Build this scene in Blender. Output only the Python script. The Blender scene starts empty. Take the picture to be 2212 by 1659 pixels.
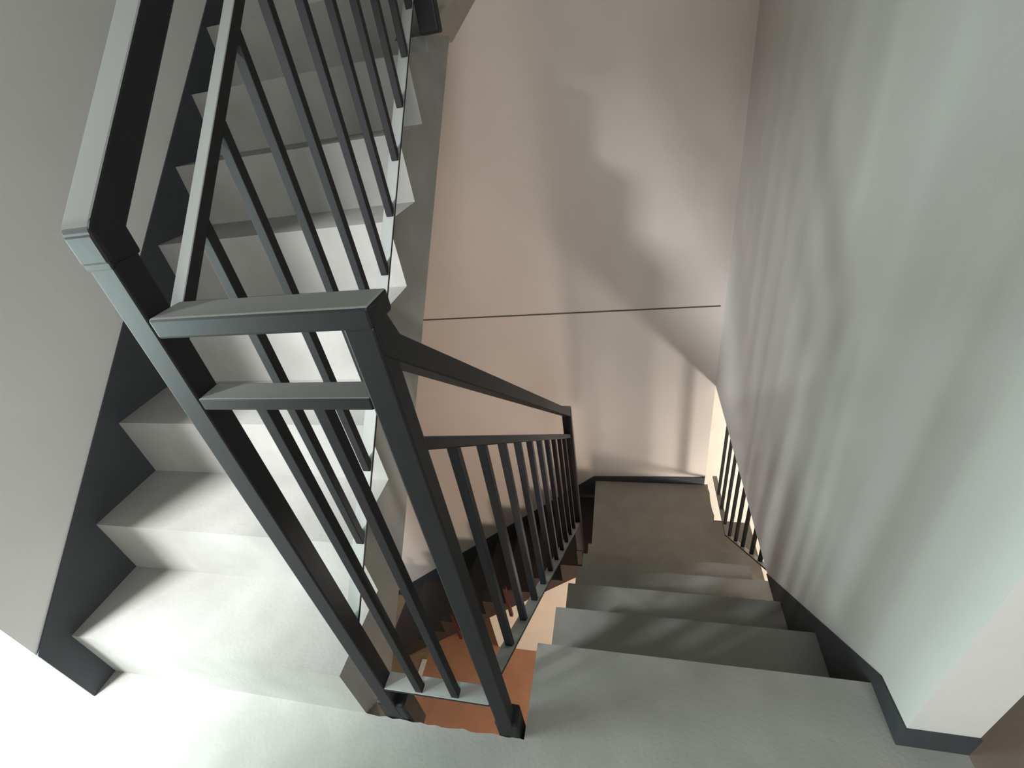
import bpy, bmesh, math, random
from mathutils import Vector, Matrix

random.seed(7)
scene = bpy.context.scene
COL = scene.collection

# ------------------------------------------------------------------ camera
def camera():
    p, yw, r = math.radians(33.634), math.radians(-16.494), math.radians(-10.053)
    cy, sy = math.cos(yw), math.sin(yw)
    f = Vector((sy * math.cos(p), cy * math.cos(p), -math.sin(p)))
    rt = Vector((cy, -sy, 0)); up = rt.cross(f)
    r2 = rt * math.cos(r) + up * math.sin(r)
    u2 = -rt * math.sin(r) + up * math.cos(r)
    cam = bpy.data.cameras.new('camera')
    cam.sensor_fit = 'HORIZONTAL'; cam.sensor_width = 36.0
    cam.lens = 36.0 * 1018.8 / 2212.0
    cam.clip_start = 0.02
    o = bpy.data.objects.new('camera', cam)
    m = Matrix((r2, u2, -f)).transposed().to_4x4()
    m.translation = Vector((0.222, -0.416, 1.319))
    o.matrix_world = m
    COL.objects.link(o)
    scene.camera = o
camera()

# ------------------------------------------------------------------ world, light, exposure
scene.view_settings.view_transform = 'Standard'
scene.view_settings.look = 'None'
scene.view_settings.exposure = 0.0
scene.view_settings.gamma = 1.0
w = bpy.data.worlds.new('world'); scene.world = w; w.use_nodes = True
bg = w.node_tree.nodes['Background']
bg.inputs[0].default_value = (0.80, 0.90, 0.92, 1); bg.inputs[1].default_value = 0.05

def area(name, loc, target, size, energy, col, size_y=None):
    l = bpy.data.lights.new(name, 'AREA'); l.energy = energy; l.color = col
    l.size = size
    if size_y: l.shape = 'RECTANGLE'; l.size_y = size_y
    o = bpy.data.objects.new(name, l); COL.objects.link(o); o.location = loc
    d = Vector(target) - Vector(loc)
    o.rotation_euler = d.to_track_quat('-Z', 'Y').to_euler()
    return o
def point(name, loc, energy, col, rad=0.1):
    l = bpy.data.lights.new(name, 'POINT'); l.energy = energy; l.color = col; l.shadow_soft_size = rad
    o = bpy.data.objects.new(name, l); COL.objects.link(o); o.location = loc
    return o
# daylight through the doorway on the left of the landing
area('daylight', (-2.24, -1.60, 2.45), (-0.4, 0.5, 0.4), 0.55, 330, (0.96, 0.97, 1.0), 0.6)
# fill lamp low in the same doorway, added to brighten the right wall
area('right_wall_fill', (-2.3, -0.62, 0.78), (0.7, 0.3, 0.8), 0.8, 80, (0.80, 1.0, 0.96), 0.9)
# soft daylight from the far end of the landing, behind the viewer
area('landing_daylight', (0.80, -2.5, 1.75), (-0.3, 0.9, 0.6), 1.2, 58, (1.0, 0.99, 0.98), 1.0)
# lamp in the room beside the lower landing
point('lower_room_light', (1.75, 1.5, -1.60), 125, (1.0, 0.92, 0.85), 0.10)
# warm lamp in the ground floor hall
point('hall_light', (0.1, -0.9, -2.9), 150, (1.0, 0.83, 0.68), 0.15)

# ------------------------------------------------------------------ materials
def mat(name, col, rough=0.6, var=0.06, scale=6.0, bump=0.0, spec=0.4, fine=90.0):
    m = bpy.data.materials.new(name); m.use_nodes = True
    nt = m.node_tree; b = nt.nodes['Principled BSDF']
    b.inputs['Roughness'].default_value = rough
    b.inputs['Specular IOR Level'].default_value = spec
    tc = nt.nodes.new('ShaderNodeTexCoord')
    n = nt.nodes.new('ShaderNodeTexNoise'); n.inputs['Scale'].default_value = scale
    n.inputs['Detail'].default_value = 6
    nt.links.new(tc.outputs['Object'], n.inputs['Vector'])
    r = nt.nodes.new('ShaderNodeValToRGB')
    r.color_ramp.elements[0].position = 0.3; r.color_ramp.elements[1].position = 0.7
    r.color_ramp.elements[0].color = tuple(c * (1 - var) for c in col) + (1,)
    r.color_ramp.elements[1].color = tuple(min(1, c * (1 + var)) for c in col) + (1,)
    nt.links.new(n.outputs['Fac'], r.inputs['Fac'])
    nt.links.new(r.outputs['Color'], b.inputs['Base Color'])
    if bump:
        n2 = nt.nodes.new('ShaderNodeTexNoise'); n2.inputs['Scale'].default_value = fine
        n2.inputs['Detail'].default_value = 4
        nt.links.new(tc.outputs['Object'], n2.inputs['Vector'])
        bp = nt.nodes.new('ShaderNodeBump'); bp.inputs['Strength'].default_value = bump
        bp.inputs['Distance'].default_value = 0.004
        nt.links.new(n2.outputs['Fac'], bp.inputs['Height'])
        nt.links.new(bp.outputs['Normal'], b.inputs['Normal'])
    return m
def pale_tops(m, col):
    """mixes a paler colour onto the upward faces"""
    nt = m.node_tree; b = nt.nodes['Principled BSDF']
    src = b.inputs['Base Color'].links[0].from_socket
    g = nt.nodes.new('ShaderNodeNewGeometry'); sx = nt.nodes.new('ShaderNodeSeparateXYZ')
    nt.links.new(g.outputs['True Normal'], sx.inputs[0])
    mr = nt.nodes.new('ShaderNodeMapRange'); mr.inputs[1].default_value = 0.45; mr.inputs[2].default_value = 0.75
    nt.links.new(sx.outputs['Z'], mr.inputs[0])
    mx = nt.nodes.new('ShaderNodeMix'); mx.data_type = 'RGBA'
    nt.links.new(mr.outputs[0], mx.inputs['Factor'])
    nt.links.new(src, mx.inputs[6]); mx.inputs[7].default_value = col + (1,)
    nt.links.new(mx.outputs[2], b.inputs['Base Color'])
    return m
M = dict(
    wall=mat('wall_paint', (0.66, 0.65, 0.625), 0.75, 0.03, 3.0, 0.10),
    wall_warm=mat('wall_paint_warm', (0.60, 0.55, 0.50), 0.75, 0.03, 2.5, 0.10),
    cement=mat('cement', (0.285, 0.285, 0.262), 0.7, 0.10, 7.0, 0.18),
    dark_paint=mat('skirting_paint', (0.045, 0.048, 0.054), 0.6, 0.10, 9.0, 0.05),
    metal=pale_tops(mat('black_metal_paint', (0.013, 0.013, 0.014), 0.5, 0.10, 20.0, 0.03, 0.2), (0.31, 0.325, 0.305)),
    metal_plain=mat('black_base_paint', (0.013, 0.013, 0.014), 0.5, 0.10, 20.0, 0.03, 0.2),
    tile=mat('terracotta_tile', (0.40, 0.20, 0.115), 0.5, 0.08, 8.0),
    brown=mat('brown_floor', (0.21, 0.17, 0.14), 0.6, 0.08, 8.0, 0.1),
    olive=mat('olive_brown_floor', (0.26, 0.18, 0.105), 0.6, 0.08, 8.0),
    pale=mat('pale_floor', (0.70, 0.66, 0.58), 0.6, 0.04, 5.0),
    stair_dark=mat('shaded_dark_stair_paint', (0.030, 0.023, 0.021), 0.6, 0.15, 9.0),  # dark paint, with the shade on this flight put into its colour
    dark_red=mat('dark_red_paint', (0.045, 0.011, 0.01), 0.5),
    groove=mat('groove', (0.10, 0.085, 0.07), 0.9, 0.05),
)

# ------------------------------------------------------------------ mesh helpers
def link(name, bm, m, parent=None, bevel=0.0):
    bmesh.ops.recalc_face_normals(bm, faces=bm.faces)
    if bevel:
        bmesh.ops.bevel(bm, geom=list(bm.edges), offset=bevel, segments=2, affect='EDGES', profile=0.5, clamp_overlap=True)
    me = bpy.data.meshes.new(name); bm.to_mesh(me); bm.free()
    me.materials.append(m)
    o = bpy.data.objects.new(name, me); COL.objects.link(o)
    if parent: o.parent = parent
    return o
def prism(bm, pts, axis, a, b):
    """polygon pts in the two other axes, extruded along axis from a to b"""
    def P(u, v, t):
        return ((t, u, v), (u, t, v), (u, v, t))[axis]
    lo = [bm.verts.new(P(u, v, a)) for u, v in pts]
    hi = [bm.verts.new(P(u, v, b)) for u, v in pts]
    n = len(pts)
    bm.faces.new(lo); bm.faces.new(list(reversed(hi)))
    for i in range(n):
        bm.faces.new((lo[i], lo[(i + 1) % n], hi[(i + 1) % n], hi[i]))
def box(bm, x0, x1, y0, y1, z0, z1):
    prism(bm, [(x0, y0), (x1, y0), (x1, y1), (x0, y1)], 2, z0, z1)
def bx(name, m, dims, parent=None, bevel=0.0):
    bm = bmesh.new(); box(bm, *dims); return link(name, bm, m, parent, bevel)
def pr(name, m, pts, axis, a, b, parent=None, bevel=0.0):
    bm = bmesh.new(); prism(bm, pts, axis, a, b); return link(name, bm, m, parent, bevel)
def tag(o, label, cat, group=None):
    o['label'] = label; o['category'] = cat
    if group: o['group'] = group
    return o
def empty(name, loc, label, cat, group=None):
    o = bpy.data.objects.new(name, None); COL.objects.link(o); o.location = (0, 0, 0)
    o.empty_display_size = 0.1
    return tag(o, label, cat, group)
def struct(o):
    o['kind'] = 'structure'; return o

# ------------------------------------------------------------------ dimensions
H, T = 0.2, 0.2192                       # left flight riser, tread
H2, T2 = 0.2438, 0.2482                  # right flight riser, tread
XL, XS, XR, XW = -1.2885, -0.4432, -0.0259, 0.780
Y0, YF, YE = 0.2282, 2.244, 0.11         # first nosing of right flight, far wall, right wall end
WB = -0.562                              # bottom of the right wall
ZL = -6 * H2                             # lower landing
ZG = -3.40                               # ground floor

# ------------------------------------------------------------------ setting
bm = bmesh.new()                         # landing with a slightly worn edge at the well
edge = []
n = 22
for i in range(n + 1):
    x = XS + (XR - XS) * i / n
    edge.append((x, random.uniform(-0.003, 0.003) if 0 < i < n else 0.0))
pts = [(-3.0, -3.0), (0.905, -3.0), (0.905, YE), (XW, YE), (XW, Y0), (XR, Y0)] + edge[::-1] + [(XL, 0), (XL, -0.07), (-3.0, -0.07)]
prism(bm, pts, 2, -0.16, 0.0)
struct(link('floor', bm, M['cement']))
struct(bx('floor', M['brown'], (0.905, 3.1, -3.0, 2.9, -0.16, 0.0)))
struct(bx('wall_left', M['wall'], (XL - 0.75, XL, -0.07, YF, -0.16, 3.2)))
struct(bx('wall_right', M['wall'], (XW - 0.002, XW + 0.125, YE, YF, WB, 3.2)))
struct(bx('wall_far', M['wall_warm'], (-3.4, 0.778, YF, YF + 0.12, ZG, 3.2)))
struct(bx('trim_1', M['groove'], (XL, 0.755, YF - 0.0015, YF + 0.004, 0.0, 0.009)))
struct(bx('floor', M['tile'], (-1.74, 0.9, -2.0, YF, ZG - 0.12, ZG)))
struct(bx('bright_gap_strip', M['pale'], (-1.79, -1.741, -2.0, 1.60, ZG - 0.01, ZG + 0.004)))  # pale strip added to stand for bright gaps at the tile edge
struct(bx('floor', M['olive'], (-3.4, -1.74, -2.0, YF, ZG - 0.12, ZG)))

# unseen head of the left doorway, added to cut the daylight beam's top
struct(bx('beam_header', M['wall'], (XL - 0.14, XL, -0.80, -0.07, 1.90, 3.2)))

# room beside the lower landing
struct(bx('wall_back', M['pale'], (0.778, 3.2, 2.9, 3.0, ZG, 3.2)))
struct(bx('wall_side', M['pale'], (3.1, 3.2, -3.0, 2.9, ZG, 3.2)))
struct(bx('floor', M['pale'], (0.9, 3.2, -2.0, 3.0, ZG - 0.12, ZG)))
# wall closing the space under the lowest flight
struct(pr('wall_under_stairs', M['pale'], [(-1.05, ZG), (0.775, ZG), (0.775, ZL - 0.165), (XR, ZL - 0.165), (XR, ZL - 0.22), (-1.05, -2.62)], 1, 1.81, 1.87))

struct(bx('beam_jamb_wall', M['wall'], (XL - 0.14, XL, -3.0, -0.80, 0.0, 3.2)))  # unseen jamb wall, added to bound the daylight beam
struct(bx('sky_blocker', M['wall'], (-0.02, 2.6, -0.9, YF + 0.12, 3.2, 3.3)))  # unseen partial slab, added to keep sky light off the right flight

# painted skirting bands
bm = bmesh.new()
n = 8
prof = [(-0.07, 0.0), (0.0, 0.0)]
for k in range(1, n + 1):
    prof += [((k - 1) * T, k * H), (k * T, k * H)]
sk = lambda y: 0.254 + 0.06 * 0.84 + (y) * 0.862
pts = prof + [(n * T, sk(n * T)), (-0.07, sk(-0.07) - 0.01)]
struct(pr('baseboard_left', M['dark_paint'], pts, 0, XL, XL + 0.006))
rp = lambda y: 0.058 - 0.9214 * (y - 0.218)
pts = [(YE, 0.0), (Y0, 0.0)]
for k in range(1, 3):
    pts += [(Y0 + (k - 1) * T2, -k * H2), (Y0 + k * T2, -k * H2)]
pts += [(Y0 + 2 * T2, WB), (0.892, WB), (0.218, 0.058), (YE, 0.072)]
struct(pr('baseboard_right', M['dark_paint'], pts, 0, XW - 0.006, XW))
struct(bx('baseboard_wall_end', M['dark_paint'], (XW - 0.006, 0.906, YE - 0.006, YE, 0.0, 0.072)))
FX = lambda x: -1.42 + 0.84 * (x + 0.037)         # skirting line on the far wall
pts = [(0.775, ZL), (XR, ZL), (XR, ZL - 0.3), (-2.1, ZG), (-2.39, ZG), (-0.037, -1.415), (0.775, -1.385)]
struct(pr('baseboard_far', M['dark_paint'], pts, 1, YF - 0.006, YF))

# ------------------------------------------------------------------ left flight, rising away
f = empty('stair_flight', (0, 0, 0), 'cement stair flight rising away from the landing beside the left wall', 'staircase')
for k in range(1, 8):
    pr('step', M['cement'], [((k - 1) * T, (k - 1) * H), ((k - 1) * T, k * H), (k * T, k * H)], 0, XL + 0.004, XS, f)
zb = lambda y: -0.166 + 0.889 * y
pr('stringer', M['cement'], [(0, zb(0)), (0, 0), (7 * T, 7 * H), (7 * T, 1.45), ((1.45 + 0.166) / 0.889, 1.45)], 0, XL + 0.004, XS, f)

# upper corner landing and the flight going on along the far wall
u = empty('stair_landing', (0, 0, 0), 'upper corner landing slab at the head of the left flight, cut by the picture top', 'landing')
bx('slab', M['cement'], (XL, -0.562, 7 * T, YF, 1.45, 1.6), u)
g = empty('stair_flight', (0, 0, 0), 'short upper stair flight climbing right along the far wall at the top of the picture', 'staircase')
for k in range(1, 3):
    x0 = XS + (k - 1) * T
    pr('step', M['cement'], [(x0, 1.6 + (k - 1) * H), (x0, 1.6 + k * H), (x0 + T, 1.6 + k * H)], 1, 7 * T, YF, g)
pr('stringer', M['cement'], [(-0.562, 1.45), (-0.562, 1.6), (XS, 1.6), (XS + 2 * T, 2.0), (XS + 2 * T, 1.98)], 1, 7 * T, YF, g)

# ------------------------------------------------------------------ right flight, going down
d = empty('stair_flight', (0, 0, 0), 'dim grey stair flight descending away from the landing beside the right wall', 'staircase')
for k in range(1, 6):
    y0 = Y0 + (k - 1) * T2; z = -k * H2
    xr = XW if k < 3 else (0.838 if k == 3 else 0.826)
    bm = bmesh.new()
    prism(bm, [(y0, z), (y0 + T2, z), (y0 + T2, z - H2)], 0, XR, xr)
    link('step', bm, M['cement'], d)
za = lambda y: -(y - Y0) / T2 * H2
pr('stringer', M['cement'], [(Y0, 0 - 0.16), (Y0, -H2), (Y0 + 5 * T2, -6 * H2), (Y0 + 5 * T2, -6 * H2 - 0.16), (Y0 + 4.4 * T2, -6 * H2 - 0.16), (Y0 - 0.05, -0.36), (Y0 - 0.05, -0.16)], 0, XR, XW, d)

l = empty('stair_landing', (0, 0, 0), 'small lower landing at the foot of the descending right flight', 'landing')
bm = bmesh.new()
YA = Y0 + 5 * T2
ed = []
for i in range(9):
    y = 1.91 + (YF - 1.91) * i / 8
    ed.append((0.800 + random.uniform(-0.005, 0.005), y))
prism(bm, [(XR, YA), (1.02, YA), (1.02, 1.90)] + ed[:] + [(XR, YF)], 2, ZL - 0.16, ZL)
link('slab', bm, M['cement'], l)

# lowest flight, going left along the far wall
e = empty('stair_flight', (0, 0, 0), 'dark lowest stair flight descending left along the far wall below the well', 'staircase')
nL = 10; hl = (ZL - ZG) / nL; tl = hl / 0.84
for k in range(1, nL):
    x0 = XR - (k - 1) * tl; z = ZL - k * hl
    pr('step', M['stair_dark'], [(x0, z), (x0 - tl, z), (x0 - tl, z - hl)], 1, 1.60, YF - 0.005, e)
pr('stringer', M['stair_dark'], [(XR, ZL - 0.22), (XR, ZL - hl), (XR - (nL - 1) * tl, ZG), (-1.97, ZG)], 1, 1.60, YF - 0.005, e)
for x in (-0.72, -1.13, -1.26, -1.55):
    z = -2.302 + (x + 0.731) * 0.885
    bx('bracket', M['dark_red'], (x - 0.014, x + 0.014, 1.575, 1.60, z - 0.09, z + 0.30), e, 0.003)

# ------------------------------------------------------------------ the railing round the well
R = empty('stair_railing', (0, 0, 0), 'dark painted square-bar metal railing around the open stair well, down both flights', 'railing')
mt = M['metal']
PX = [(-0.377, -0.339), (-0.083, -0.045)]
BV = 0.003
# posts
zt_l = lambda y: 1.244 + 0.95 * y
zt_r = lambda y: 1.116 - 0.867 * y
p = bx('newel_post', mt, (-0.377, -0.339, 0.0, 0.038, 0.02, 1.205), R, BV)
bx('base_block', M['metal_plain'], (-0.392, -0.318, 0.001, 0.05, -0.10, 0.075), p, 0.006)
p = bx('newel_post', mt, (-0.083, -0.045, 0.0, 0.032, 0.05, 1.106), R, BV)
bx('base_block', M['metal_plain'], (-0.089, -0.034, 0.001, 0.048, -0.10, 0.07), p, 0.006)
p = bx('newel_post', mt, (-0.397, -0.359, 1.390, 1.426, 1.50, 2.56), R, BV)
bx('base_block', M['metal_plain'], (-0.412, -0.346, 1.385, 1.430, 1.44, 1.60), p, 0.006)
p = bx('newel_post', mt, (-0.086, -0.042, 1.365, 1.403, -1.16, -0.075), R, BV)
bx('base_block', M['metal_plain'], (-0.090, -0.050, 1.362, 1.405, -1.29, -1.15), p, 0.004)
# handrails
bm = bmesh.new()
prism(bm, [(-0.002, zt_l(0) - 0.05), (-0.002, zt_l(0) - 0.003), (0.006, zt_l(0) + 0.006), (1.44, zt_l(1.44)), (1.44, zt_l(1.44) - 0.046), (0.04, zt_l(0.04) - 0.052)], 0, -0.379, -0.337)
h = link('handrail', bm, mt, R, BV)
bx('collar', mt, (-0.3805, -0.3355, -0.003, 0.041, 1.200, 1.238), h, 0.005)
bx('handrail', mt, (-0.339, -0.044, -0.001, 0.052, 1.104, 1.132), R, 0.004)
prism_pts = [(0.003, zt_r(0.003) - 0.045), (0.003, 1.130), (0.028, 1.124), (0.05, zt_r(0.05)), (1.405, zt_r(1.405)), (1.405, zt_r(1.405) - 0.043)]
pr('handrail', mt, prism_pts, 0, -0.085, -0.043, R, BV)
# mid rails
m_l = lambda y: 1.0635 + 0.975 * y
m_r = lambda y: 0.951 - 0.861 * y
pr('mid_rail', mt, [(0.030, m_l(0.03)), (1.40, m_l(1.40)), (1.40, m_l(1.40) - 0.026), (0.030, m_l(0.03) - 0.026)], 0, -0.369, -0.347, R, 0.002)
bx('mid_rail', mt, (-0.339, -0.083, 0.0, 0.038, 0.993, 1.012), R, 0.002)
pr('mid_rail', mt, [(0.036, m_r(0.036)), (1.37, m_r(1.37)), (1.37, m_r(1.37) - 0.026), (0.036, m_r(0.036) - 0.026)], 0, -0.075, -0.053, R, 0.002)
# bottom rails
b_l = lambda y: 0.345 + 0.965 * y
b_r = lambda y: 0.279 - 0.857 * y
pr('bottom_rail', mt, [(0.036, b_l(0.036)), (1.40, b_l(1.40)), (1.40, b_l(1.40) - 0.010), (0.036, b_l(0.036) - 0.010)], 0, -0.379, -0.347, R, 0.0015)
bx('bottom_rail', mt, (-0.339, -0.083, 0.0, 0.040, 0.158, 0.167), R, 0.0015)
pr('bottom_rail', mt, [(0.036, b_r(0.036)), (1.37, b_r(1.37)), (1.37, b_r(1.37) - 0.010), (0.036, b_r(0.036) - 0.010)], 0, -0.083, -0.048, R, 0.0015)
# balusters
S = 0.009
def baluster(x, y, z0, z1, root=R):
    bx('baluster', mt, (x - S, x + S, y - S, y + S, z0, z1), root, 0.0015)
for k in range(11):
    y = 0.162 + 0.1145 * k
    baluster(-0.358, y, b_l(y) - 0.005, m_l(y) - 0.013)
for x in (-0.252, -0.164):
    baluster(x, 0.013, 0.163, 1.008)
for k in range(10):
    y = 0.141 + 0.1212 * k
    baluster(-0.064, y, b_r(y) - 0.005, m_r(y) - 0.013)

# ------------------------------------------------------------------ guard rail at the open side below the right wall
G = empty('stair_railing', (0, 0, 0), 'dark metal guard rail with upright bars below the right wall, against the bright room', 'railing')
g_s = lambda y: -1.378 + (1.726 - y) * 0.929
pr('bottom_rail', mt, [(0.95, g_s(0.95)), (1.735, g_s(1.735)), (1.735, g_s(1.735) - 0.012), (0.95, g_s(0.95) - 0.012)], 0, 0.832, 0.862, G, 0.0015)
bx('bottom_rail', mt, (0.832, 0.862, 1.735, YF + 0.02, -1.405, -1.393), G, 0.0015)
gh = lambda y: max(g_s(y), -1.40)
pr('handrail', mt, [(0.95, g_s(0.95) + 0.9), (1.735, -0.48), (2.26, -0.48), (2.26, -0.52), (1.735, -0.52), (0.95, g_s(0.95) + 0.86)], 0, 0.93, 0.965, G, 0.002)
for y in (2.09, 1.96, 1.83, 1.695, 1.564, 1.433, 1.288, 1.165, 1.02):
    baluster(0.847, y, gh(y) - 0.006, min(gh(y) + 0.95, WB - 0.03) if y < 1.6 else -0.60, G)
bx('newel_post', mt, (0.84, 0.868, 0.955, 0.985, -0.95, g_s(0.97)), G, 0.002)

bpy.context.view_layer.update()
